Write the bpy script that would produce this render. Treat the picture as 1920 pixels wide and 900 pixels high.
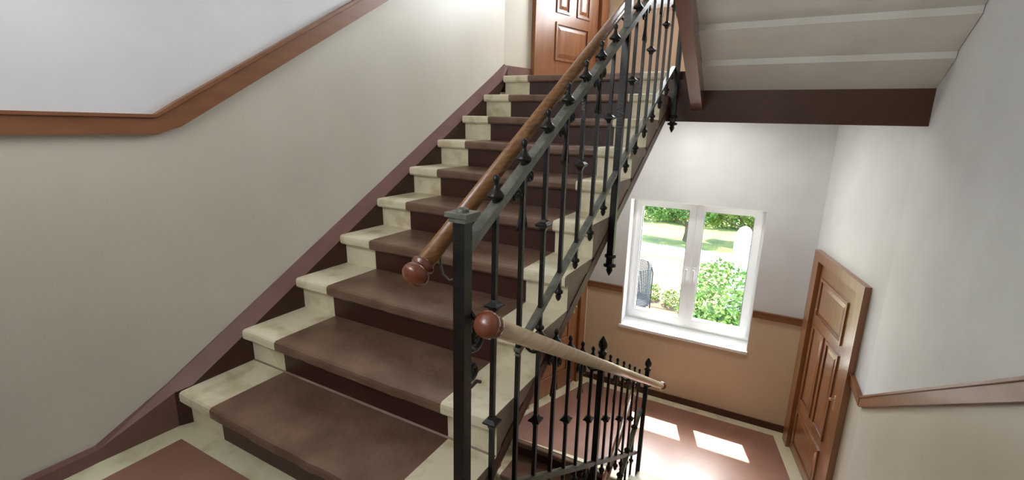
import bpy, bmesh, math, random
from mathutils import Vector, Matrix
random.seed(7)
for o in list(bpy.data.objects): bpy.data.objects.remove(o)
S = bpy.context.scene
COL = S.collection

# ------------------------------------------------------------------ camera
cam_d = bpy.data.cameras.new('camera'); cam = bpy.data.objects.new('camera', cam_d); COL.objects.link(cam)
rv = Vector((0.87610, 0.48145, 0.02531)); uv_ = Vector((-0.13169, 0.18848, 0.97321)); fv = Vector((-0.46378, 0.85597, -0.22854))
cam.matrix_world = Matrix(((rv.x, uv_.x, -fv.x, 2.1568), (rv.y, uv_.y, -fv.y, -0.9111), (rv.z, uv_.z, -fv.z, 1.3095), (0, 0, 0, 1)))
cam_d.sensor_width = 36.0; cam_d.lens = 890.24 / 1920 * 36; cam_d.shift_y = -8.6 / 1920; cam_d.clip_start = 0.02
S.camera = cam
# ------------------------------------------------------------------ colour management, sky, sun
S.view_settings.view_transform = 'Standard'; S.view_settings.look = 'None'
S.view_settings.exposure = 0.36; S.view_settings.gamma = 1.0; S.view_settings.use_curve_mapping = False
W = bpy.data.worlds.new('sky'); S.world = W; W.use_nodes = True
wn = W.node_tree.nodes; wl = W.node_tree.links
sky = wn.new('ShaderNodeTexSky'); sky.sky_type = 'NISHITA'; sky.sun_disc = False
sky.sun_elevation = math.radians(60); sky.sun_rotation = math.radians(-17); sky.air_density = 1.0; sky.dust_density = 2.0
wl.new(sky.outputs[0], wn['Background'].inputs[0]); wn['Background'].inputs[1].default_value = 1.6
sun_d = bpy.data.lights.new('sun', 'SUN'); sun_d.energy = 27; sun_d.angle = math.radians(0.6); sun_d.color = (1, 0.96, 0.88)
sun = bpy.data.objects.new('sun', sun_d); COL.objects.link(sun)
sun.rotation_euler = Vector((0.31, -1.0, -1.87)).to_track_quat('-Z', 'Y').to_euler()
def area(name, loc, direction, sx, sy, power, color):
    d = bpy.data.lights.new(name, 'AREA'); d.shape = 'RECTANGLE'; d.size = sx; d.size_y = sy; d.energy = power; d.color = color
    o = bpy.data.objects.new(name, d); COL.objects.link(o); o.location = loc
    o.rotation_euler = Vector(direction).to_track_quat('-Z', 'Y').to_euler(); return o
# daylight through the upper floor window, then lights added to brighten the stairwell
area('daylight_landing_window', (1.5, 4.19, 3.2), (0, -1, -0.12), 1.2, 1.35, 56, (0.97, 0.985, 1.0))
area('outside_window_fill', (1.2, 8.2, 3.4), (0.0, -1, -0.85), 3.0, 2.0, 700, (0.98, 0.99, 1.0))  # added panel outside the lower window, standing in for sky light
area('lower_landing_fill', (1.5, 3.4, 1.50), (0, 0, -1), 0.5, 0.5, 14, (1.0, 0.97, 0.92))  # unseen light added under the slab to brighten the lower landing
area('mid_landing_fill', (0.9, -1.48, 2.25), (0.35, 1, 0.25), 1.3, 1.2, 38, (0.98, 0.99, 1.0))  # added fill from behind the viewer; the wall there has no window

# ------------------------------------------------------------------ materials
def mat(name, c1, c2=None, scale=6.0, rough=0.6, bump=0.0, bscale=40.0, metal=0.0, spec=0.5, detail=4.0, coat=0.0, stretch=None, lo=0.35, hi=0.65):
    m = bpy.data.materials.new(name); m.use_nodes = True
    nt = m.node_tree; n = nt.nodes; l = nt.links; b = n['Principled BSDF']
    b.inputs['Roughness'].default_value = rough; b.inputs['Metallic'].default_value = metal
    b.inputs['Specular IOR Level'].default_value = spec
    b.inputs['Coat Weight'].default_value = coat; b.inputs['Coat Roughness'].default_value = 0.25
    tc = n.new('ShaderNodeTexCoord'); mp = n.new('ShaderNodeMapping'); l.new(tc.outputs['Object'], mp.inputs[0])
    if stretch: mp.inputs['Scale'].default_value = stretch
    nz = n.new('ShaderNodeTexNoise'); nz.inputs['Scale'].default_value = scale; nz.inputs['Detail'].default_value = detail
    l.new(mp.outputs[0], nz.inputs['Vector'])
    cr = n.new('ShaderNodeValToRGB'); cr.color_ramp.elements[0].position = lo; cr.color_ramp.elements[1].position = hi
    cr.color_ramp.elements[0].color = (*lin(c2 or c1), 1); cr.color_ramp.elements[1].color = (*lin(c1), 1)
    l.new(nz.outputs[0], cr.inputs[0]); l.new(cr.outputs[0], b.inputs['Base Color'])
    if bump:
        n2 = n.new('ShaderNodeTexNoise'); n2.inputs['Scale'].default_value = bscale; n2.inputs['Detail'].default_value = 3
        l.new(mp.outputs[0], n2.inputs['Vector'])
        bp = n.new('ShaderNodeBump'); bp.inputs['Strength'].default_value = bump; bp.inputs['Distance'].default_value = 0.01
        l.new(n2.outputs[0], bp.inputs['Height']); l.new(bp.outputs[0], b.inputs['Normal'])
    return m
def lin(c): return tuple((x / 255 / 12.92) if x / 255 <= 0.04045 else ((x / 255 + 0.055) / 1.055) ** 2.4 for x in c)

M = {}
M['white'] = mat('white_wall_paint', (226, 228, 230), (219, 221, 222), 3, 0.6, 0.05, 90)
M['cream'] = mat('cream_wall_paint', (213, 208, 192), (206, 200, 183), 1.6, 0.38, 0.05, 70, spec=0.4)
M['tan'] = mat('bounce_warmed_wall_paint', (214, 193, 164), (208, 186, 156), 1.6, 0.45, 0.08, 70)  # far wall beige, warmed in colour for light bounced off the floor
M['soffit'] = mat('soffit_white_paint', (224, 221, 212), (215, 211, 202), 4, 0.6, 0.15, 40)
M['mauve'] = mat('mauve_skirt_paint', (122, 88, 80), (112, 79, 72), 5, 0.42, 0.1, 60)
M['darkred'] = mat('dark_red_brown_paint', (66, 32, 24), (56, 26, 20), 5, 0.4, 0.1, 60)
M['beam'] = mat('dark_beam_paint', (78, 38, 12), (68, 32, 9), 4, 0.45, 0.05, 60)
M['stair_brown'] = mat('brown_tread_paint', (126, 98, 80), (98, 72, 56), 7, 0.36, 0.25, 35, spec=0.5, lo=0.3, hi=0.7)
M['stair_cream'] = mat('worn_cream_tread_paint', (226, 217, 190), (192, 178, 142), 9, 0.5, 0.3, 30, detail=8, lo=0.28, hi=0.5)
M['floor_brown'] = mat('red_brown_floor_paint', (152, 112, 96), (138, 98, 82), 3, 0.42, 0.12, 25, spec=0.5, coat=0.25)
M['floor_cream'] = mat('cream_floor_border', (222, 216, 186), (196, 186, 152), 8, 0.45, 0.15, 40, lo=0.3, hi=0.5)
M['side'] = mat('mauve_stringer_plaster', (158, 138, 122), (126, 106, 92), 8, 0.6, 0.4, 30, lo=0.3, hi=0.7)
M['steel'] = mat('brown_painted_channel', (96, 62, 44), (82, 50, 34), 8, 0.45, 0.15, 50)
M['iron'] = mat('black_green_iron', (22, 21, 19), (15, 14, 13), 30, 0.34, 0.15, 120, metal=0.3, spec=0.6)
M['rail_iron'] = mat('grey_green_iron', (112, 114, 102), (84, 87, 77), 30, 0.42, 0.15, 100, metal=0.2, spec=0.6)
M['wood'] = mat('varnished_handrail_wood', (146, 104, 62), (116, 76, 42), 14, 0.32, 0.05, 60, coat=0.5, stretch=(6, 0.6, 6))
M['glare_wood'] = mat('handrail_wood_with_glare', (212, 190, 158), (196, 170, 138), 10, 0.3, 0.05, 60, coat=0.5, stretch=(6, 0.6, 6))  # handrail wood lightened in colour to stand for window glare
M['knob'] = mat('red_brown_turned_wood', (128, 62, 32), (96, 42, 20), 14, 0.26, 0.03, 60, coat=0.7)
M['trim'] = mat('brown_painted_trim', (140, 92, 58), (128, 82, 50), 10, 0.4, 0.05, 60, coat=0.2, stretch=(3, .5, 3))
M['door'] = mat('brown_varnished_door', (148, 98, 62), (130, 82, 49), 6, 0.28, 0.05, 60, coat=0.6, stretch=(5, 5, .5))
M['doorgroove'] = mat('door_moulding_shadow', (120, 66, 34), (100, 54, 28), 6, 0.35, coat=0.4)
M['pvc'] = mat('white_window_plastic', (248, 250, 253), None, 5, 0.3)
M['sill'] = mat('white_sill_paint', (247, 248, 248), None, 5, 0.35)
M['brass'] = mat('metal_lock_plate', (205, 190, 160), None, 10, 0.3, metal=0.9)
M['seal'] = mat('grey_rubber_seal', (120, 122, 122), None, 10, 0.6)
M['grass'] = mat('sunlit_grass', (104, 112, 42), (70, 88, 30), 0.8, 0.9, 0.2, 10)
M['road'] = mat('pale_road', (104, 98, 98), (96, 90, 90), 1, 0.9)
M['tanwall'] = mat('tan_rendered_garden_wall', (84, 68, 42), (72, 58, 36), 0.9, 0.9, 0.2, 10)
M['earth'] = mat('brown_earth', (98, 76, 56), (76, 60, 42), 2, 0.95, 0.3, 10)
M['leaf'] = mat('bright_green_leaves', (104, 134, 46), (58, 96, 34), 2.5, 0.6)
M['leaf2'] = mat('yellow_green_leaves', (134, 148, 54), (82, 110, 36), 1.5, 0.6)
M['bark'] = mat('tree_bark', (104, 88, 66), (74, 62, 48), 6, 0.9, 0.5, 20)
M['pillar'] = mat('white_masonry', (236, 234, 226), (222, 218, 208), 3, 0.8)
M['net'] = mat('dark_grey_netting', (52, 56, 62), (44, 48, 54), 8, 0.8)
M['car'] = mat('white_car_paint', (226, 230, 236), None, 3, 0.25, coat=1)
M['carglass'] = mat('dark_car_glass', (52, 58, 74), None, 3, 0.1)
M['tyre'] = mat('black_tyre', (32, 32, 34), None, 3, 0.8)
def glass():
    m = bpy.data.materials.new('window_glass'); m.use_nodes = True; nt = m.node_tree; n = nt.nodes; l = nt.links
    n.remove(n['Principled BSDF']); t = n.new('ShaderNodeBsdfTransparent'); t.inputs[0].default_value = (0.97, 0.985, 0.97, 1)
    g = n.new('ShaderNodeBsdfGlossy'); g.inputs['Roughness'].default_value = 0.02
    mx = n.new('ShaderNodeMixShader'); mx.inputs[0].default_value = 0.05
    l.new(t.outputs[0], mx.inputs[1]); l.new(g.outputs[0], mx.inputs[2])
    l.new(mx.outputs[0], n['Material Output'].inputs[0]); return m
M['glass'] = glass()

# ------------------------------------------------------------------ helpers
def obj(name, bm, m, parent=None, smooth=False):
    me = bpy.data.meshes.new(name); bmesh.ops.recalc_face_normals(bm, faces=bm.faces); bm.to_mesh(me); bm.free()
    for x in (m if isinstance(m, (list, tuple)) else [m]): me.materials.append(x)
    if smooth:
        for p in me.polygons: p.use_smooth = True
    o = bpy.data.objects.new(name, me); COL.objects.link(o)
    if parent: o.parent = parent
    return o
def thing(name, label, cat, loc=(0, 0, 0), group=None):
    o = bpy.data.objects.new(name, None); COL.objects.link(o); o.location = loc; o.empty_display_size = 0.1
    o['label'] = label; o['category'] = cat
    if group: o['group'] = group
    return o
def tag(o, label, cat, group=None):
    o['label'] = label; o['category'] = cat
    if group: o['group'] = group
    return o
def struct(o): o['kind'] = 'structure'; return o
def off(o, p):                                                     # keep world placement under a moved parent
    o.location = o.location - p.location; return o
def box(bm, a, b, mi=0):
    x0, y0, z0 = a; x1, y1, z1 = b
    v = [bm.verts.new(c) for c in ((x0, y0, z0), (x1, y0, z0), (x1, y1, z0), (x0, y1, z0), (x0, y0, z1), (x1, y0, z1), (x1, y1, z1), (x0, y1, z1))]
    fs = [bm.faces.new([v[i] for i in f]) for f in ((0, 3, 2, 1), (4, 5, 6, 7), (0, 1, 5, 4), (1, 2, 6, 5), (2, 3, 7, 6), (3, 0, 4, 7))]
    for f in fs: f.material_index = mi
    return fs
def prism(bm, pts, d, mi=0):                                       # closed polygon pts (3D) pushed along d
    d = Vector(d); a = [bm.verts.new(p) for p in pts]; b = [bm.verts.new(Vector(p) + d) for p in pts]; n = len(pts)
    fs = [bm.faces.new(a), bm.faces.new(b[::-1])] + [bm.faces.new((a[i], b[i], b[(i + 1) % n], a[(i + 1) % n])) for i in range(n)]
    for f in fs: f.material_index = mi
    return fs
def bar(bm, p, q, w, h, up=(0, 0, 1), mi=0, plumb=False):           # rectangular bar p->q, w across, h along up
    p = Vector(p); q = Vector(q); t = (q - p).normalized(); s = t.cross(Vector(up)).normalized(); u = Vector(up) if plumb else s.cross(t).normalized()
    pts = [p + s * w / 2 * a + u * h / 2 * b for a, b in ((-1, -1), (1, -1), (1, 1), (-1, 1))]
    return prism(bm, pts, q - p, mi)
def frame_of(t):
    a = Vector((0, 0, 1)) if abs(t.z) < 0.9 else Vector((1, 0, 0)); s = t.cross(a).normalized(); return s, t.cross(s).normalized()
def tube(bm, pts, r, seg=8, cap=True):
    pts = [Vector(p) for p in pts]; rings = []
    rr = r if isinstance(r, (list, tuple)) else [r] * len(pts); s = None
    for i, p in enumerate(pts):
        t = (pts[min(i + 1, len(pts) - 1)] - pts[max(i - 1, 0)]).normalized()
        if s is None: s, u = frame_of(t)
        else:
            s = (s - t * s.dot(t)).normalized(); u = t.cross(s).normalized()
        rings.append([bm.verts.new(p + (s * math.cos(2 * math.pi * k / seg) + u * math.sin(2 * math.pi * k / seg)) * rr[i]) for k in range(seg)])
    for a, b in zip(rings, rings[1:]):
        for k in range(seg): bm.faces.new((a[k], a[(k + 1) % seg], b[(k + 1) % seg], b[k]))
    if cap: bm.faces.new(rings[0][::-1]); bm.faces.new(rings[-1])
def lathe(bm, base, prof, seg=16, axis=(0, 0, 1), square=False):
    t = Vector(axis).normalized(); base = Vector(base)
    if abs(t.z) > 0.99: s, u = Vector((1, 0, 0)), Vector((0, 1, 0))
    else: s, u = frame_of(t)
    if square: seg = 4
    rings = []
    for z, r in prof:
        k0 = math.pi / 4 if square else 0; f = math.sqrt(2) if square else 1
        rings.append([bm.verts.new(base + t * z + (s * math.cos(k0 + 2 * math.pi * k / seg) + u * math.sin(k0 + 2 * math.pi * k / seg)) * max(r, 1e-4) * f) for k in range(seg)])
    for a, b in zip(rings, rings[1:]):
        for k in range(seg): bm.faces.new((a[k], a[(k + 1) % seg], b[(k + 1) % seg], b[k]))
    bm.faces.new(rings[0][::-1]); bm.faces.new(rings[-1])
def BM(): return bmesh.new()
def bevel(bm, w=0.004, seg=2):
    bmesh.ops.bevel(bm, geom=[e for e in bm.edges if len(e.link_faces) == 2 and e.calc_face_angle(0) > 0.5], offset=w, segments=seg, affect='EDGES', profile=0.6)

# ------------------------------------------------------------------ dimensions
h, g = 0.17, 0.2995; W1 = 1.4383; R = 2.9055; D = 4.217; yA = 2.84; YB = -1.5
xBl, xBr = 0.42, 2.611; TOP = 9 * g; SL = h / g; SH = 3.4
ZLO, ZHI = -3.6, 5.4

# ------------------------------------------------------------------ setting: walls
def side_wall(name, x, t, z_trim_at, cut):
    """wall in plane x, thickness t outwards; painted cream under the trim line and white above"""
    bm = BM()
    ys = [-1.6] + cut + [yA]
    for y0, y1 in zip(ys, ys[1:]):
        zs0, zs1 = z_trim_at(y0), z_trim_at(y1)
        lv0 = [ZLO] + zs0 + [ZHI]; lv1 = [ZLO] + zs1 + [ZHI]
        for i in range(len(lv0) - 1):
            prism(bm, [(x, y0, lv0[i]), (x, y1, lv1[i]), (x, y1, lv1[i + 1]), (x, y0, lv0[i + 1])], (t, 0, 0), i % 2)
    return struct(obj(name, bm, [M['cream'], M['white']]))
yk = 0.09
side_wall('wall_left', 0, -0.3, lambda y: [1.27 + max(0, y - yk) * SL], [yk])
side_wall('wall_right', R, 0.3, lambda y: [-0.48 + max(0, min(2.80, 9) - y) * SL if y > -0.1 else -0.48 + 2.9 * SL], [-0.1, 2.80])
# diagonal walls beside the floor landings
def diag(name, A, B, outward):
    bm = BM(); A = Vector((*A, 0)); B = Vector((*B, 0)); n = Vector((*outward, 0)).normalized() * 0.3
    t = (B - A); lv = [(ZLO, 0), (-0.48, 1), (-0.03 + 1.7, 0), (2.92, 1), (ZHI, 1)]
    for (z0, k), (z1, _) in zip(lv, lv[1:]):
        prism(bm, [A + Vector((0, 0, z0)), B + Vector((0, 0, z0)), B + Vector((0, 0, z1)), A + Vector((0, 0, z1))], n, k)
    return struct(obj(name, bm, [M['cream'], M['white']]))
diag('wall_left_diagonal', (0, yA), (xBl, D), (-1, 0.3))
diag('wall_right_diagonal', (R, yA), (xBr, D), (1, 0.21))
# far wall with the window openings
WX0, WX1, WZ0, WZ1 = 0.842, 2.165, -0.93, 0.556
def far_wall():
    bm = BM(); xs = [-0.2, WX0, WX1, 3.2]
    zc = [ZLO, WZ0, -0.495, WZ1, 1.62, WZ0 + SH, -0.495 + SH, WZ1 + SH, ZHI]
    kinds = [0, 0, 1, 1, 0, 0, 1, 1]; hole = {1, 2, 5, 6}
    for i in range(3):
        for j in range(len(zc) - 1):
            if i == 1 and j in hole: continue
            box(bm, (xs[i], D, zc[j]), (xs[i + 1], D + 0.52, zc[j + 1]), kinds[j])
    return struct(obj('wall_far', bm, [M['tan'], M['white']]))
far_wall()
# plain back wall behind the viewer
bm = BM(); zz = [ZLO, -2.1, -0.9, 1.35, 2.55, 4.45, 5.25, ZHI]
for i in range(3):
    for j in range(7):
        
        xs = [-0.3, 0.85, 2.25, 3.2]; box(bm, (xs[i], YB - 0.3, zz[j]), (xs[i + 1], YB, zz[j + 1]), 0)
struct(obj('wall_back', bm, M['white']))
bm = BM(); box(bm, (-0.3, -1.8, ZHI), (3.3, D + 0.52, ZHI + 0.2)); struct(obj('ceiling', bm, M['white']))
bm = BM(); box(bm, (-0.3, -1.8, ZLO - 0.2), (3.3, D + 0.52, ZLO)); struct(obj('floor_lowest', bm, M['floor_brown']))

# ------------------------------------------------------------------ floors of the landings
def slab(name, outer, inner, z, t, under=True):
    bm = BM(); n = len(outer)
    a = [bm.verts.new((x, y, z)) for x, y in outer]; b = [bm.verts.new((x, y, z)) for x, y in inner]; c = [bm.verts.new((x, y, z - t)) for x, y in outer]
    for i in range(n):
        j = (i + 1) % n
        bm.faces.new((a[i], a[j], b[j], b[i])).material_index = 1
        bm.faces.new((a[i], c[i], c[j], a[j])).material_index = 2
    bm.faces.new(b).material_index = 0; bm.faces.new(c[::-1]).material_index = 3
    return struct(obj(name, bm, [M['floor_brown'], M['floor_cream'], M['beam'], M['soffit']]))
yF = 0.048
def mid_landing(name, z):
    outer = [(0, YB), (R, YB), (R, 0), (W1 + .02, 0), (W1 + .02, yF), (0, yF)]
    inner = [(0.147, YB + .12), (R - .147, YB + .12), (R - .147, -0.16), (W1 - .02, -0.16), (W1 - .08, -0.042), (0.147, -0.042)]
    return slab(name, outer, inner, z, 0.30)
mid_landing('floor_mid_landing', 0); mid_landing('floor_upper_mid_landing', SH)
# the first step of the flight below and above meets these slabs
def floor_landing(name, z, t):
    y0 = TOP + yF
    outer = [(0, y0), (R, y0), (R, yA), (xBr, D), (xBl, D), (0, yA)]
    i0 = y0 + 0.16
    inner = [(0.16, y0 + .0), (R - .14, i0), (R - .13, yA + .02), (xBr - .10, D - .115), (xBl + .105, D - .115), (.11, yA + .02)]
    inner = [(0.30, y0 + 0.002), (R - .16, i0 + .0), (R - .13, yA + .07), (xBr - .10, D - .115), (xBl + .105, D - .115), (.105, yA + .02)]
    return slab(name, outer, inner, z, t)
floor_landing('floor_lower_landing', -1.7, 0.13); floor_landing('floor_upper_landing', 1.7, 0.13)

# ------------------------------------------------------------------ stair flights
def step_mesh(x0, x1, z, y, depth, ybot, seed, s=1):
    """one stone step: nosing at y; s=+1 rises towards +y, s=-1 towards -y; painted stripe by material slots"""
    rnd = random.Random(seed); bm = BM()
    xs = [x0, x0 + 0.012]; c1, c2 = x0 + 0.224, x1 - 0.205
    e1 = c1 + rnd.uniform(-.006, .006); e2 = c2 + rnd.uniform(-.006, .006)
    n = 16; xs = [x0] + [x0 + 0.075, x0 + .15] + [e1] + [e1 + (e2 - e1) * k / n for k in range(1, n)] + [e2] + [x1 - .14, x1 - .07, x1]
    rows = []
    for i, x in enumerate(xs):
        w = rnd.uniform(-.0025, .0025); u = (x - x0) / (x1 - x0); wear = 0.006 * math.exp(-((u - 0.55) / 0.25) ** 2)
        yn = y + s * w; zt = z - wear
        prof = [(y + s * depth, z), (yn + s * .05, zt + .001), (yn + s * .012, zt), (yn + s * .002, zt - .006), (yn, zt - .018), (yn + s * .001, zt - .042), (yn + s * .010, zt - .052), (y + s * 0.042, zt - .054), (y + s * 0.045, ybot), (y + s * (0.075 if depth > .07 else depth), ybot), (y + s * (0.075 if depth > .07 else depth), z - .06), (y + s * depth, z - .06)]
        rows.append([bm.verts.new((x, a, b)) for a, b in prof])
    m = len(rows[0])
    for i in range(len(rows) - 1):
        mi = 0 if (xs[i] + xs[i + 1]) / 2 < e1 or (xs[i] + xs[i + 1]) / 2 > e2 else 1
        for k in range(m):
            f = bm.faces.new((rows[i][k], rows[i][(k + 1) % m], rows[i + 1][(k + 1) % m], rows[i + 1][k]))
            f.material_index = mi
            if mi == 1 and k in (7,): f.material_index = 2
    bm.faces.new(rows[0]).material_index = 0; bm.faces.new(rows[-1][::-1]).material_index = 3
    bmesh.ops.remove_doubles(bm, verts=bm.verts, dist=1e-5)
    return bm
def flight(label, x0, x1, zb, s, soffit_stepped=False, xs_in=None, side_x=None):
    """ten risers between zb and zb+1.7.  s=+1: nosings at y=(k-1)g rising to +y; s=-1: rising to -y from y=TOP"""
    root = thing('staircase', label, 'staircase', (0, 0, 0))
    f = lambda k: (k - 1) * g if s > 0 else TOP - (k - 1) * g
    for k in range(1, 11):
        z = zb + k * h; d = g + 0.079 if k < 10 else 0.0485
        o = obj('step', step_mesh(x0, x1, z, f(k), d, z - h - (0.02 if k > 1 else 0.0), 11 * k + int(x0 * 7) + int(zb), s), [M['stair_cream'], M['stair_brown'], M['darkred'], M['side']], root)
    return root, f
LSt = thing
up, fu = flight('wide painted stone stairs with cream edges rising from the near landing', 0.0797, W1, 0, 1)
def stringer_up(root, zb):
    # sloping plaster slab under the steps, sawtooth above, sloping soffit below
    def soff(y): return zb + 0.02 + 0.535 * y - (0.03 if y > 0.3 else 0.03)
    pts = [(0.077, zb + 0.001)]
    for k in range(1, 11):
        y = (k - 1) * g + 0.076
        pts += [(y, zb + (k - 1) * h - (0.061 if k > 1 else 0.0)), (y, zb + k * h - 0.061)]
    pts = [(0.077, zb - 0.06)] + pts[1:]
    pts += [(TOP + 0.3, zb + 10 * h - 0.14), (TOP + .3, soff(TOP + .3) + .0), (0.25, soff(.25)), (0.077, zb - .1)]
    # side face shown flush with the step ends: fill to the riser face
    x0, x1 = 0.085, W1 - 0.004
    bm = BM(); prism(bm, [(x0, y, z) for y, z in pts], (x1 - x0, 0, 0)); obj('sloping_slab', bm, M['side'], root)
    bm = BM()
    a, b = (0.10, zb - 0.06), (TOP - 0.02, soff(TOP - .02))
    prism(bm, [(W1 - 0.05, 0.20, soff(.20) - .06), (W1 - 0.05, TOP - .01, soff(TOP) - .06), (W1 - 0.05, TOP - .01, soff(TOP) + .002), (W1 - 0.05, 0.20, soff(.20) - .004)], (0.052, 0, 0))
    obj('edge_channel', bm, M['steel'], root)['label'] = 'dark brown strip along the lower edge of the flight'
    return soff
stringer_up(up, 0)
lo, _ = flight('painted stairs dropping out of view from the edge of the lower landing', 0.0797, W1, -SH, 1); stringer_up(lo, -SH)
dn, _ = flight('stairs beside the right wall leading down to the lower landing', W1 + 0.045, R - 0.002, -1.7, -1)
def stringer_down(root, zb, x0, x1, dz):
    pts = []
    for k in range(1, 11):
        y = TOP - (k - 1) * g - 0.076
        pts += [(y, zb + (k - 1) * h - (0.061 if k > 1 else 0.0)), (y, zb + k * h - 0.061)]
    pts += [(TOP - 9 * g - .06, zb + 10 * h - .12), (TOP - 9 * g - .06, zb + 10 * h - dz - .22), (TOP, zb - dz + .0)]
    bm = BM(); prism(bm, [(x0, y, z) for y, z in pts], (x1 - x0, 0, 0)); return obj('sloping_slab', bm, M['side'], root)
stringer_down(dn, -1.7, W1 + .05, R - .003, 0.16)

# upper flight over the right hand side: soffit built of overlapping stone step undersides
f3, _ = flight('flight overhead on the right, seen from its white underside', 1.60, R - 0.002, 1.7, -1)
def soffit3():
    y0, z0 = TOP, 1.566; s3 = 0.62
    pts = []
    for k in range(0, 10):
        ya = y0 - k * 0.262; yb = ya - 0.262; za = z0 + k * 0.262 * s3
        if ya < -0.02: break
        lip = 0.032 if k else 0
        pts += [(ya + (0.0 if k == 0 else 0.0), za + 0.0), (yb + 0.004, za + 0.262 * s3 - 0.034)]
    top = [(pts[-1][0], pts[-1][1] + .2)]
    saw = []
    for k in range(10, 0, -1):
        y = TOP - (k - 1) * g - 0.077
        saw += [(y, 1.7 + k * h - 0.062), (y, 1.7 + (k - 1) * h - 0.062)]
    poly = pts + [(pts[-1][0], 1.7 + 10 * h - .07)] + [p for p in saw if p[0] > pts[-1][0] + .01] + [(TOP, 1.64)]
    bm = BM(); prism(bm, [(1.665, y, z) for y, z in poly], (R - 1.668, 0, 0)); obj('underside', bm, M['soffit'], f3)['label'] = 'white painted underside in ridged bands'
    bm = BM(); zz0 = lambda y: 1.405 + 0.577 * (2.74 - y)
    prism(bm, [(1.60, 2.69, zz0(2.69)), (1.60, 0.0, zz0(0.0)), (1.60, 0.0, zz0(0.0) + .34), (1.60, 2.69, zz0(2.69) + .34)], (0.074, 0, 0))
    bevel(bm, 0.006); obj('stringer', bm, M['mauve_gloss'], f3)['label'] = 'glossy brown sloping stringer'
M['mauve_gloss'] = mat('glossy_brown_stringer_paint', (128, 88, 74), (118, 78, 66), 5, 0.22, 0.05, 60, coat=0.6)
soffit3()

# landing edge beam
bm = BM(); box(bm, (W1 - 0.02, TOP, 1.356), (R, TOP + 0.12, 1.64)); bevel(bm, 0.004)
b_ = struct(obj('trim_landing_beam', bm, M['beam']))

# skirt along the left wall
def skirt(name, zb):
    bm = BM(); secs = []
    def sec(y, zlow, zt, th, ch): return [(0, y, zlow), (th, y, zlow), (th, y, zt - ch), (0.008, y, zt), (0, y, zt)]
    ys = [YB, -0.30, -0.22, 0.0, 0.10]
    prof = [(YB, zb, zb + .058, .03, .006), (-0.27, zb, zb + .058, .03, .006), (0.0, zb, zb + .19, .05, .03), (0.06, zb, zb + .225, .079, .05)]
    y = 0.3
    while y < yA - 0.14: prof.append((y, zb - .1 + SL * y, zb + .19 + SL * y, .079, .052)); y += 0.3
    prof.append((yA - .15, zb + 1.6, zb + .19 + SL * (yA - .15), .079, .052)); prof.append((yA, zb + 1.69, zb + 1.81, .04, .03))
    for p in prof: secs.append([bm.verts.new(v) for v in sec(*p)])
    for a, b in zip(secs, secs[1:]):
        for k in range(5):
            fc = bm.faces.new((a[k], a[(k + 1) % 5], b[(k + 1) % 5], b[k])); fc.material_index = 0 if k in (2, 3) else (1 if a[1].co.y > -0.2 else 0)  # bevel coloured lighter than the lower face, for light caught from above
    bm.faces.new(secs[0]); bm.faces.new(secs[-1][::-1])
    return struct(obj(name, bm, [M['mauve'], M['darkred']]))
skirt('baseboard_left', 0)
def straight(name, A, B, n, z0, z1, th, m, prof=True):
    """board between plan points A,B on the side n, from z0 to z1 (z may slope: tuples)"""
    bm = BM(); A = Vector(A); B = Vector(B); n = Vector((*n, 0)).normalized() * th
    prism(bm, [A + Vector((0, 0, z0)), B + Vector((0, 0, z0)), B + Vector((0, 0, z1)), A + Vector((0, 0, z1))], n)
    bevel(bm, min(0.004, th * .3)); return struct(obj(name, bm, m))
nL = (D - yA, -xBl); nR = (-(D - yA), -(R - xBr))
dL = Vector((xBl, D - yA, 0)); dR = Vector((xBr - R, D - yA, 0)); LL = dL.length; LR = dR.length
def PL(s): return Vector((0, yA, 0)) + dL * (s / LL)
def PR(s): return Vector((R, yA, 0)) + dR * (s / LR)
straight('baseboard_far', (xBl, D, 0), (xBr, D, 0), (0, -1), -1.7, -1.63, 0.018, M['beam'])
straight('baseboard_left_diagonal', PL(0), PL(0.33), nL, 1.7, 1.80, 0.018, M['mauve'])
straight('baseboard_left_diagonal_lower', PL(0), PL(0.33), nL, -1.7, -1.63, 0.018, M['beam'])
# chair rail trims
def trim_run(name, pts, nrm, hh=0.075, th=0.03, par=None, m=None):
    """rail moulding following a list of 3D points along its lower edge on a wall with normal nrm"""
    bm = BM(); n = Vector((*nrm, 0)).normalized()
    hs = hh if isinstance(hh, list) else [hh] * len(pts); hh = hs[0]
    prof = [(0, 0), (th * .75, 0), (th * .75, hh * .80), (th, hh * .84), (th, hh), (0, hh)]
    secs = [[bm.verts.new(Vector(p) + n * a + Vector((0, 0, b))) for a, b in [(q[0], q[1] * (hs[i] / hs[0])) for q in prof]] for i, p in enumerate(pts)]
    for a, b in zip(secs, secs[1:]):
        for k in range(6): bm.faces.new((a[k], a[(k + 1) % 6], b[(k + 1) % 6], b[k]))
    bm.faces.new(secs[0]); bm.faces.new(secs[-1][::-1])
    return struct(obj(name, bm, m or M['trim']))
trim_run('trim_1', [(0, YB, 1.235), (0, yk, 1.235), (0, yk + .09, 1.265), (0, yA, 1.265 + (yA - yk - .09) * .600)], (1, 0), [.076, .076, .104, .104])
trim_run('trim_2', [(R, 2.81, -0.525), (R, -0.1, -0.525 + 2.91 * SL), (R, YB, -0.525 + 2.91 * SL)], (-1, 0), 0.082)
q = PR(0.19); trim_run('trim_3', [(R, yA, -0.53), (q.x, q.y, -0.46)], nR, 0.075)
trim_run('trim_4', [(xBl, D, -0.525), (WX0 - .002, D, -0.525)], (0, -1), 0.072, m=M['trim'])
trim_run('trim_5', [(WX1 + .002, D, -0.525), (xBr, D, -0.525)], (0, -1), 0.072, m=M['trim'])

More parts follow.
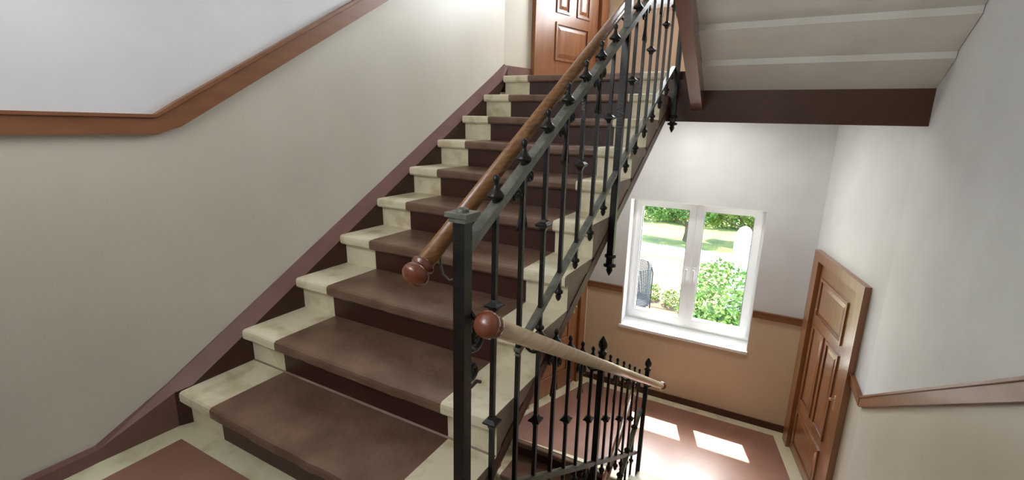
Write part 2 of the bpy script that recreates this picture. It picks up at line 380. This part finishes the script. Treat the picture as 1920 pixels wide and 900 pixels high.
# ------------------------------------------------------------------ doors on the diagonal walls
def door(name, P0, d, n, zf, s0, s1, l0, l1, ztop, panels, hinge_side=1):
    """P0 plan origin, d unit direction, n unit normal into the room; s0..s1 frame, l0..l1 leaf"""
    d = Vector(d).normalized(); n = Vector((*n, 0)).normalized()
    Pt = lambda s, z, o=0.0: P0 + d * s + n * o + Vector((0, 0, z))
    def slabp(bm, a, b, z0, z1, o0, o1, mi=0): return prism(bm, [Pt(a, z0, o0), Pt(b, z0, o0), Pt(b, z1, o0), Pt(a, z1, o0)], n * (o1 - o0), mi)
    root = struct(bpy.data.objects.new(name, None)); COL.objects.link(root)
    zt = ztop - 0.09
    for nm, a, b, z0, z1 in (('door_jamb', s0, l0 - .008, zf, ztop), ('door_jamb', l1 + .008, s1, zf, ztop), ('door_head', l0 - .008, l1 + .008, zt + .006, ztop)):
        bm = BM(); slabp(bm, a, b, z0, z1, -.02, .045); 
        i0, i1 = (a + .03, b - .01) if nm == 'door_jamb' else (a, b)
        bevel(bm, .006); obj(nm, bm, M['door'], root)
    leaf = BM(); slabp(leaf, l0, l1, zf + .006, zt, -.03, .012)
    bevel(leaf, .003)
    lf = obj('door_leaf', leaf, M['door'], root)
    for a, b, z0, z1 in panels:
        bm = BM()
        o1 = .020
        # moulding ring
        for (u0, u1, v0, v1) in ((a, b, z0, z0 + .022), (a, b, z1 - .022, z1), (a, a + .022, z0 + .022, z1 - .022), (b - .022, b, z0 + .022, z1 - .022)):
            slabp(bm, u0, u1, v0, v1, .010, o1 + .004)
        bevel(bm, .005); obj('moulding', bm, M['door'], lf)
        bm = BM(); e = .034
        A = [bm.verts.new(Pt(*q)) for q in ((a + e, z0 + e, .012), (b - e, z0 + e, .012), (b - e, z1 - e, .012), (a + e, z1 - e, .012))]
        e2 = e + .03
        B = [bm.verts.new(Pt(*q)) for q in ((a + e2, z0 + e2, .021), (b - e2, z0 + e2, .021), (b - e2, z1 - e2, .021), (a + e2, z1 - e2, .021))]
        for k in range(4): bm.faces.new((A[k], A[(k + 1) % 4], B[(k + 1) % 4], B[k]))
        bm.faces.new(B); bm.faces.new(A[::-1]); obj('panel', bm, M['door'], lf)
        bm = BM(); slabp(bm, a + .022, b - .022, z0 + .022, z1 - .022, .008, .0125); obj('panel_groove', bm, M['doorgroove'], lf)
    ls = l0 + .075 if hinge_side > 0 else l1 - .075
    bm = BM(); slabp(bm, ls - .014, ls + .014, zf + .90, zf + 1.02, .012, .018)
    lathe(bm, Pt(ls, zf + .99, .018), [(0, .009), (.012, .008), (.02, .013), (.032, .012), (.036, .004)], 12, n); obj('lock_plate', bm, M['brass'], lf)
    return root
nLn = Vector((*nL, 0)).normalized(); nRn = Vector((*nR, 0)).normalized()
door('door_1', Vector((R, yA, 0)), dR, (nRn.x, nRn.y), -1.7, .19, 1.30, .304, 1.16, 0.27,
     [(.47, 1.09, -.30, .055), (.46, .735, -1.14, -.38), (.80, 1.09, -1.14, -.38), (.48, 1.10, -1.61, -1.24)])
door('door_2', Vector((0, yA, 0)), dL, (nLn.x, nLn.y), 1.7, .335, 1.42, .49, 1.30, 3.66,
     [(.645, 1.146, 3.1, 3.42), (.645, .84, 2.33, 3.02), (.95, 1.15, 2.33, 3.02), (.645, 1.146, 1.91, 2.25)], -1)
door('door_3', Vector((0, yA, 0)), dL, (nLn.x, nLn.y), -1.7, .335, 1.36, .45, 1.25, 0.27,
     [(.62, 1.10, -.30, .055), (.62, .82, -1.08, -.38), (.92, 1.10, -1.08, -.38), (.62, 1.10, -1.49, -1.15)], -1)

# ------------------------------------------------------------------ windows
def window(name, dz):
    root = struct(bpy.data.objects.new(name, None)); COL.objects.link(root)
    y0 = D + 0.17; x0, x1, z0, z1 = WX0, WX1, -.875 + dz, WZ1 + dz; xm = 1.512
    bm = BM()
    for a in ((x0, z0, x0 + .045, z1), (x1 - .045, z0, x1, z1), (x0 + .045, z1 - .04, x1 - .045, z1), (x0 + .045, z0, x1 - .045, z0 + .05)):
        box(bm, (a[0], y0, a[1]), (a[2], y0 + .07, a[3]))
    bevel(bm, .004); obj('window_frame', bm, M['pvc'], root)
    for (a, b) in ((x0 + .032, xm - .002), (xm + .002, x1 - .032)):
        bm = BM(); c = z0 + .04; e = z1 - .03; w = .072
        for q in ((a, c, a + w, e), (b - w, c, b, e), (a + w, e - w + .01, b - w, e), (a + w, c, b - w, c + w + .015)):
            box(bm, (q[0], y0 - .018, q[1]), (q[2], y0 + .05, q[3]))
        bevel(bm, .006); sh = obj('sash', bm, M['pvc'], root)
        bm = BM(); box(bm, (a + w - .005, y0 + .018, c + w), (b - w + .005, y0 + .022, e - w + .015)); obj('glass_pane', bm, M['glass'], sh)
        bm = BM()
        for q in ((a + w - .001, c + w + .01, a + w + .006, e - w + .015), (b - w - .006, c + w + .01, b - w + .001, e - w + .015)):
            box(bm, (q[0], y0 - .002, q[1]), (q[2], y0 + .017, q[3]))
        obj('seal', bm, M['seal'], sh)
        bm = BM(); hx = (b - .036) if a < xm - .3 else a + .036; hz = (z0 + z1) / 2 - .03
        box(bm, (hx - .014, y0 - .028, hz - .035), (hx + .014, y0 - .017, hz + .035)); box(bm, (hx - .009, y0 - .055, hz - .009), (hx + .009, y0 - .026, hz + .009)); box(bm, (hx - .010, y0 - .062, hz - .12), (hx + .010, y0 - .048, hz + .01))
        bevel(bm, .004); obj('handle', bm, M['pvc'], sh)
    bm = BM(); prism(bm, [(x0 - .0, D - .002, WZ0 - .001 + dz), (x0 - .0, y0 + .07, WZ0 - .001 + dz), (x0 - .0, y0 + .07, z0 + .002), (x0 - .0, y0, z0 + .002), (x0 - .0, D - .002, WZ0 + .02 + dz)], (x1 - x0, 0, 0))
    box(bm, (x0 - .02, D - .022, WZ0 - .012 + dz), (x1 + .004, D + .0, WZ0 + .018 + dz)); obj('sill', bm, M['sill'], root)
    # white painted reveals
    bm = BM()
    box(bm, (x0, D - .001, z0 - .03), (x0 + .006, y0 + .01, z1)); box(bm, (x1 - .006, D - .001, z0 - .03), (x1, y0 + .01, z1)); box(bm, (x0 + .006, D - .001, z1 - .006), (x1 - .006, y0 + .01, z1))
    obj('reveal', bm, M['sill'], root)
    return root
window('window_1', 0); window('window_2', SH)

# ------------------------------------------------------------------ iron railings
XR = 1.457
TUP = lambda y: 1.018 + .575 * y - .105            # centre line of the upper iron rail, rising flight
LUP = lambda y: .30 + .53 * y
TDN = lambda y: .955 - .578 * y - .105
LDN = lambda y: .267 - .606 * y
def finial(z): return [(z - .045, .007), (z - .012, .008), (z + .004, .012), (z + .008, .026), (z + .013, .027), (z + .022, .020), (z + .034, .010), (z + .048, .006), (z + .053, .0085), (z + .061, .0105), (z + .069, .0085), (z + .075, .003)]
def make_baluster(root, y, zb, zt, dias, top=True, bottom=True, scrolls=False, ztr=None):
    bm = BM(); box(bm, (XR - .0075, y - .0075, zb), (XR + .0075, y + .0075, zt)); b = obj('baluster', bm, M['iron'], root)
    if dias:
        for dz in dias:
            bm = BM(); lathe(bm, (XR, y, dz), [(-.024, .0085), (-.012, .012), (-.003, .0235), (.003, .0235), (.012, .012), (.020, .0085)], square=True)
            obj('collar', bm, M['iron'], b)
    if top:
        bm = BM(); lathe(bm, (XR, y, zt), [(a, r) for a, r in finial(0)], 12); obj('finial', bm, M['iron'], b, True)
    if bottom:
        bm = BM(); lathe(bm, (XR, y, zb), [(.030, .008), (.018, .009), (.010, .019), (.002, .019), (-.006, .010), (-.012, .013), (-.026, .009), (-.034, .003)], 10); obj('pendant', bm, M['iron'], b, True)
    if scrolls:
        bm = BM()
        for s in (-1, 1):
            pts = []; sl = scrolls
            for t in range(22):                                   # spiral under the rail
                a = t / 21 * 1.6 * 2 * math.pi; r = .024 * (1 - t / 21 * .8)
                pts.append((XR, y + s * (.046 - r * math.cos(a)), ztr - .055 + s * sl * .046 + r * math.sin(a)))
            pts = pts[::-1] + [(XR, y + s * .012, ztr - .085), (XR, y + s * .009, ztr - .115), (XR, y + s * .014, ztr - .150), (XR, y + s * .026, ztr - .185), (XR, y + s * .034, ztr - .200)]
            tube(bm, pts, [.0058] * (len(pts) - 3) + [.0065, .0065, .004], 6)
        obj('scroll', bm, M['iron'], b, True)
    return b
def pine(bm, x, y, z): lathe(bm, (x, y, z), [(-.02, .014), (0, .015), (.006, .026), (.016, .026), (.022, .014), (.032, .014), (.045, .024), (.060, .027), (.075, .024), (.095, .013), (.108, .005), (.112, .001)], 14)
def post(root, y, x, z0, z1, w=.0165, pend=True, knob=True, cap=False):
    bm = BM(); box(bm, (x - w, y - w, z0), (x + w, y + w, z1)); bevel(bm, .002, 1); p = obj('post', bm, M['iron'], root)
    bm = BM()
    if cap:
        box(bm, (x - w - .016, y - w - .016, z1), (x + w + .016, y + w + .016, z1 + .012)); prism(bm, [(x - w - .008, y - w - .008, z1 - .014), (x + w + .008, y - w - .008, z1 - .014), (x + w + .008, y + w + .008, z1 - .014), (x - w - .008, y + w + .008, z1 - .014)], (0, 0, .014))
        lathe(bm, (x, y, z1 + .012), [(0, .018), (.008, .016), (.012, .006)], 12); obj('cap', bm, M['rail_iron'], p)
    else: pine(bm, x, y, z1); obj('finial', bm, M['iron'], p, True)
    if pend:
        bm = BM(); lathe(bm, (x, y, z0), [(.05, w + .001), (.045, w + .014), (.032, w + .014), (.026, w + .001), (.0, w), (-.006, .034), (-.018, .034), (-.024, .014), (-.04, .018), (-.058, .010), (-.072, .002)], 12); obj('pendant', bm, M['iron'], p, True)
    return p
def handrail(root, p, q, knob_a=True, knob_b=True, m='wood'):
    p = Vector(p); q = Vector(q); t = (q - p).normalized(); L = (q - p).length
    bm = BM(); s, u = frame_of(t); prof = []
    for k in range(16):
        a = 2 * math.pi * k / 16; r = .0255; prof.append(p + s * r * math.cos(a) * .92 + u * r * math.sin(a) * 1.05)
    prism(bm, prof, t * L)
    hr = obj('handrail', bm, M[m], root, False); 
    for f in hr.data.polygons: f.use_smooth = len(f.vertices) == 4
    kp = [(.0, .026), (-.004, .033), (-.012, .033), (-.017, .026), (-.024, .027), (-.030, .035), (-.040, .038), (-.050, .037), (-.058, .031), (-.064, .020), (-.067, .004)]
    for c, P, ax in ((knob_a, p, t), (knob_b, q, -t)):
        if c: bm = BM(); lathe(bm, P, kp, 20, ax); obj('end_knob', bm, M['knob'], hr, True)
    return hr
def bracket(root, y, z, x1, zr):
    bm = BM(); s = 1 if x1 > XR else -1
    pts = [(XR + (x1 - XR) * a, y, z + (zr - z) * a - .035 * math.sin(math.pi * a)) for a in [i / 8 for i in range(9)]]
    tube(bm, pts, .006, 8); return obj('bracket', bm, M['iron'], root, True)
def irail(root, name, P, w, hgt, lab=None, lip=True):
    bm = BM()
    for a, b in zip(P, P[1:]):
        bar(bm, a, b, w, hgt)
        if lip:
            dd = Vector((0, 0, -hgt / 2 - .008)); bar(bm, Vector(a) + dd, Vector(b) + dd, w * .62, .008)
    return obj(name, bm, M['rail_iron'], root)
Y = lambda i: .105 + i * .1715
UP = thing('stair_railing', 'black wrought iron railing with wooden handrail climbing beside the rising stairs', 'railing')
post(UP, .105, XR, -.02, 1.07, .0185, pend=False, cap=True)
post(UP, 1.485, XR, .60, 1.90)
post(UP, 2.69, 1.482, 1.35 - .0, 2.80, .016)
irail(UP, 'top_rail', [(XR, .115, TUP(.115)), (XR, 2.68, TUP(2.68))], .034, .026)
irail(UP, 'lower_rail', [(XR, Y(2) - .01, LUP(Y(2))), (XR, 2.68, LUP(2.68))], .026, .018)
for i in range(1, 15):
    if i == 8: continue
    y = Y(i); odd = i % 2 == 1
    if i <= 2: make_baluster(UP, y, LDN(y) - .06, TUP(y) + .02, ([.77 + .57 * (y - .29), .357] if odd else []), scrolls=(0 if odd else SL), ztr=TUP(y))
    else: make_baluster(UP, y, LUP(y) - .075, TUP(y) + .02, ([.77 + .57 * (y - .29)] if odd else []), scrolls=(0 if odd else SL), ztr=TUP(y))
HU = 1.367; zu = lambda y: .905 + .592 * y
handrail(UP, (HU, .055, zu(.055)), (HU, 2.78, zu(2.78)), True, True)
for y in (.24, .95, 1.65, 2.35): bracket(UP, y, TUP(y) + .01, HU, zu(y) - .02)
bm = BM()
tube(bm, [(XR - .015, .105, .895), (XR - .04, .10, .887), (XR - .062, .10, .90), (XR - .078, .11, .93), (HU, .13, .965)], .0035, 8); obj('wire_bracket', bm, M['rail_iron'], UP, True)
DN = thing('stair_railing', 'black wrought iron railing with wooden handrail descending to the lower landing', 'railing')
irail(DN, 'top_rail', [(XR, .13, TDN(.13)), (XR, 2.68, TDN(2.68))], .034, .026)
irail(DN, 'lower_rail', [(XR, .13, LDN(.13)), (XR, 2.66, LDN(2.66))], .026, .018)
post(DN, 1.475, XR, LDN(1.475) - .22, .07)
for i in range(3, 15):
    if i == 8: continue
    y = Y(i); odd = i % 2 == 1
    make_baluster(DN, y, LDN(y) - .075, TDN(y) + .02, ([.357 - .584 * (y - .288)] if odd else []), scrolls=(0 if odd else -SL), ztr=TDN(y))
HD = 1.547; zd = lambda y: .842 - .571 * y
handrail(DN, (HD, .125, zd(.125)), (HD, 3.02, zd(3.02)), True, True, 'glare_wood')['label'] = 'wooden handrail coloured pale for window glare'
for y in (.45, 1.15, 1.85, 2.6): bracket(DN, y, TDN(y) + .01, HD, zd(y) - .02)
bm = BM()                                                     # scrolled bracket between newel and lower handrail
def spiral(c, r0, turns, a0, n=26, k=.85, s=1): return [(c[0], c[1] + s * r0 * (1 - k * t / n) * math.cos(a0 + turns * 2 * math.pi * t / n), c[2] + r0 * (1 - k * t / n) * math.sin(a0 + turns * 2 * math.pi * t / n)) for t in range(n + 1)]
tube(bm, spiral((XR, .175, .70), .045, 1.5, math.pi * .9), .010, 8); tube(bm, spiral((XR, .155, .60), .036, 1.3, math.pi * .6), .009, 8); tube(bm, [(XR, .125, .56), (XR, .15, .548), (XR, .18, .552), (XR, .20, .54)], .006, 8)
tube(bm, [(XR + .01, .125, .80), (XR + .03, .13, .775), (XR + .06, .14, .765), (HD, .15, .745)], .007, 8)
obj('scrolled_bracket', bm, M['iron'], DN, True)

def copy_tree(o, parent=None, dz=0):
    c = o.copy(); COL.objects.link(c)
    if parent: c.parent = parent
    for ch in list(o.children): copy_tree(ch, c)
    return c
UL = copy_tree(UP); UL.location.z = -SH; UL['label'] = 'iron railing of the lowest stairs, ending at the lower landing edge'
DU = copy_tree(DN); DU.location = (0, 0, SH); DU['label'] = 'iron railing of the overhead flight, at the top edge of the photo'

# ------------------------------------------------------------------ outdoors
GZ = -6.5
bm = BM(); box(bm, (-45, 12, GZ - .3), (45, 28.7, GZ)); box(bm, (-45, 31.8, GZ - .3), (45, 110, GZ)); struct(obj('ground', bm, M['grass']))
bm = BM(); box(bm, (-14, 4.9, GZ - .3), (16, 12, GZ)); struct(obj('ground_bounce', bm, M['pillar']))  # unseen pale ground, added to bounce sunlight up through the window
bm = BM(); box(bm, (-45, 28.7, GZ - .3), (45, 31.8, GZ + .02)); struct(obj('road', bm, M['road']))
bm = BM(); box(bm, (-8, 14, GZ), (2, 19.6, GZ + .03)); struct(obj('ground_bare_earth', bm, M['earth']))
bm = BM(); box(bm, (-14, 19.6, GZ), (.6, 28.2, GZ + .05)); struct(obj('ground_dry_bank', bm, M['tanwall']))
def leaf_cloud(bm, c, rad, n, size, rnd, shell=.45):
    for _ in range(n):
        while True:
            v = Vector((rnd.uniform(-1, 1), rnd.uniform(-1, 1), rnd.uniform(-1, 1)))
            if .01 < v.length < 1: break
        v = v.normalized() * (shell + (1 - shell) * rnd.random() ** .5)
        p = Vector(c) + Vector((v.x * rad[0], v.y * rad[1], v.z * rad[2])); s = size * rnd.uniform(.6, 1.3)
        a = Vector((rnd.gauss(0, 1), rnd.gauss(0, 1), rnd.gauss(0, .6))).normalized(); b = a.cross(Vector((rnd.gauss(0, 1), rnd.gauss(0, 1), rnd.gauss(0, 1)))).normalized()
        vs = [bm.verts.new(p + a * s), bm.verts.new(p + b * s * .5), bm.verts.new(p - a * s), bm.verts.new(p - b * s * .5)]; bm.faces.new(vs)
def plant(name, label, cat, base, trunk_h, r, crowns, n, size, m, seed):
    rnd = random.Random(seed); root = thing(name, label, cat, base)
    if trunk_h:
        bm = BM(); tube(bm, [(0, 0, 0), (.08, 0, trunk_h * .5), (.0, .05, trunk_h)], [r, r * .8, r * .5], 10)
        for c in crowns: tube(bm, [(0, .05, trunk_h * .8), Vector(c[0]) * .6 + Vector((0, 0, trunk_h * .35)), c[0]], [r * .45, r * .3, r * .1], 6)
        obj('trunk', bm, M['bark'], root)
    bm = BM()
    for c, rad in crowns: leaf_cloud(bm, c, rad, int(n / len(crowns)), size, rnd)
    f = obj('foliage', bm, m, root); f['kind'] = 'stuff'; return root
plant('tree', 'tree with a bare trunk standing on the lawn beyond the road', 'tree', (-2.75, 34, GZ), 1.3, .15, [((-1.5, 0, 2.0), (1.3, 1.2, .65)), ((-.2, 0, 2.3), (1.2, 1.2, .8)), ((-2.9, .5, 2.6), (1.3, 1.2, .8)), ((1.0, .2, 2.3), (1.0, 1.2, .9)), ((-.6, .5, 3.4), (3.0, 1.8, 1.1))], 6500, .11, M['leaf'], 1)
plant('tree', 'leafy tree behind the white pillar, in the right sash', 'tree', (1.3, 36, GZ), 1.0, .15, [((.3, 0, 2.1), (1.2, 1.2, .9)), ((-1.5, 0, 2.5), (1.3, 1.2, .8)), ((1.5, 0, 2.2), (1.2, 1.2, 1.1)), ((-2.4, 0, 1.7), (.6, .8, .7)), ((-.6, 0, 3.6), (3.0, 1.8, 1.2))], 7500, .11, M['leaf2'], 2)
plant('hedge', 'yellow-green hedge far behind the trees in the window view', 'hedge', (-2.5, 41, GZ), 0, 0, [((-5, 0, .9), (3.5, 1.2, 1.9)), ((0, 0, 1.0), (3.5, 1.2, 1.7)), ((5.0, .5, .9), (3.5, 1.2, 2.0))], 9000, .15, M['leaf2'], 3)
plant('bush', 'large rounded green bush filling the right sash', 'bush', (1.25, 14, GZ), 1.4, .12, [((0, 0, 2.5), (1.25, 1.2, 1.55)), ((.35, -.2, 1.4), (1.35, 1.2, 1.4)), ((-.3, .2, 1.2), (1.1, 1.1, 1.2))], 9000, .085, M['leaf'], 5)
for i, (x, y) in enumerate(((-2.05, 20.6), (-1.1, 20.2), (-.15, 19.9))):
    plant('shrub', ['low yellow-green shrub beside the netting', 'low yellow-green shrub midway between the netting and the bush', 'low yellow-green shrub next to the large bush'][i], 'shrub', (x, y, GZ), 0, 0, [((0, 0, .35), (.42, .4, .45))], 500, .06, M['leaf2'], 20 + i)
# white pillar
pl = thing('pillar', 'tall white masonry pillar with a rounded cap beyond the bush', 'pillar', (1.50, 20, GZ))
bm = BM(); prism(bm, [(-.34, -.34, 0), (.34, -.34, 0), (.34, .34, 0), (-.34, .34, 0)], (0, 0, 3.45)); bevel(bm, .02); obj('shaft', bm, M['pillar'], pl)
bm = BM(); lathe(bm, (0, 0, 3.45), [(0, .36), (.03, .42), (.12, .42), (.14, .30), (.36, .28), (.50, .20), (.58, .08), (.60, .01)], 20); obj('cap', bm, M['pillar'], pl, True)
# netted trampoline enclosure
tr = thing('trampoline', 'round trampoline with tall dark safety netting at the left of the window view', 'trampoline', (-2.95, 18.6, GZ))
bm = BM(); ang = [2 * math.pi * k / 8 for k in range(8)]
for k in range(32):
    a0, a1 = 2 * math.pi * k / 32, 2 * math.pi * (k + 1) / 32
    tube(bm, [(1.25 * math.cos(a0), 1.25 * math.sin(a0), .55), (1.25 * math.cos(a1), 1.25 * math.sin(a1), .55)], .03, 6)
obj('frame', bm, M['net'], tr)
bm = BM(); lathe(bm, (0, 0, .54), [(0, 1.2), (.02, 1.2)], 32); obj('mat', bm, M['tyre'], tr)
for a in ang:
    bm = BM(); x, y = 1.27 * math.cos(a), 1.27 * math.sin(a); tube(bm, [(x, y, 0), (x, y, 1.9), (x * .94, y * .94, 2.15)], .025, 8); obj('pole', bm, M['net'], tr)
bm = BM()
for j in range(24):
    z = .6 + j * .065
    for k in range(24):
        a0, a1 = 2 * math.pi * k / 24, 2 * math.pi * (k + 1) / 24; bar(bm, (1.2 * math.cos(a0), 1.2 * math.sin(a0), z), (1.2 * math.cos(a1), 1.2 * math.sin(a1), z), .012, .034)
obj('net', bm, M['net'], tr)['kind'] = 'stuff'
# parked car, its bonnet shows at the lower left of the glass
cr = thing('car', 'parked white car at the lower left corner of the window view', 'car', (-3.35, 14.4, GZ))
bm = BM(); prof = [(-2, .35), (-2.0, .75), (-1.75, .95), (-1.1, 1.02), (-.55, 1.42), (.75, 1.45), (1.35, 1.05), (1.95, .92), (2.05, .6), (2.0, .35)]
prism(bm, [(x, -.82, z) for x, z in prof], (0, 1.64, 0)); bevel(bm, .05, 2); obj('body', bm, M['car'], cr)
for s in (-1, 1):
    bm = BM(); prism(bm, [(-.98, s * .825, 1.04), (-.5, s * .825, 1.36), (.7, s * .825, 1.38), (1.18, s * .825, 1.06)], (0, s * .008, 0)); obj('side_window', bm, M['carglass'], cr)
    for x in (-1.25, 1.3):
        bm = BM(); lathe(bm, (x, s * .70, .32), [(0, .30), (.02, .32), (.16, .32), (.18, .30)], 20, (0, s, 0)); obj('wheel', bm, M['tyre'], cr, True)
bm = BM(); prism(bm, [(.80, -.7, 1.445), (1.32, -.7, 1.09), (1.32, .7, 1.09), (.80, .7, 1.445)], (.02, 0, .012)); obj('windscreen', bm, M['carglass'], cr)
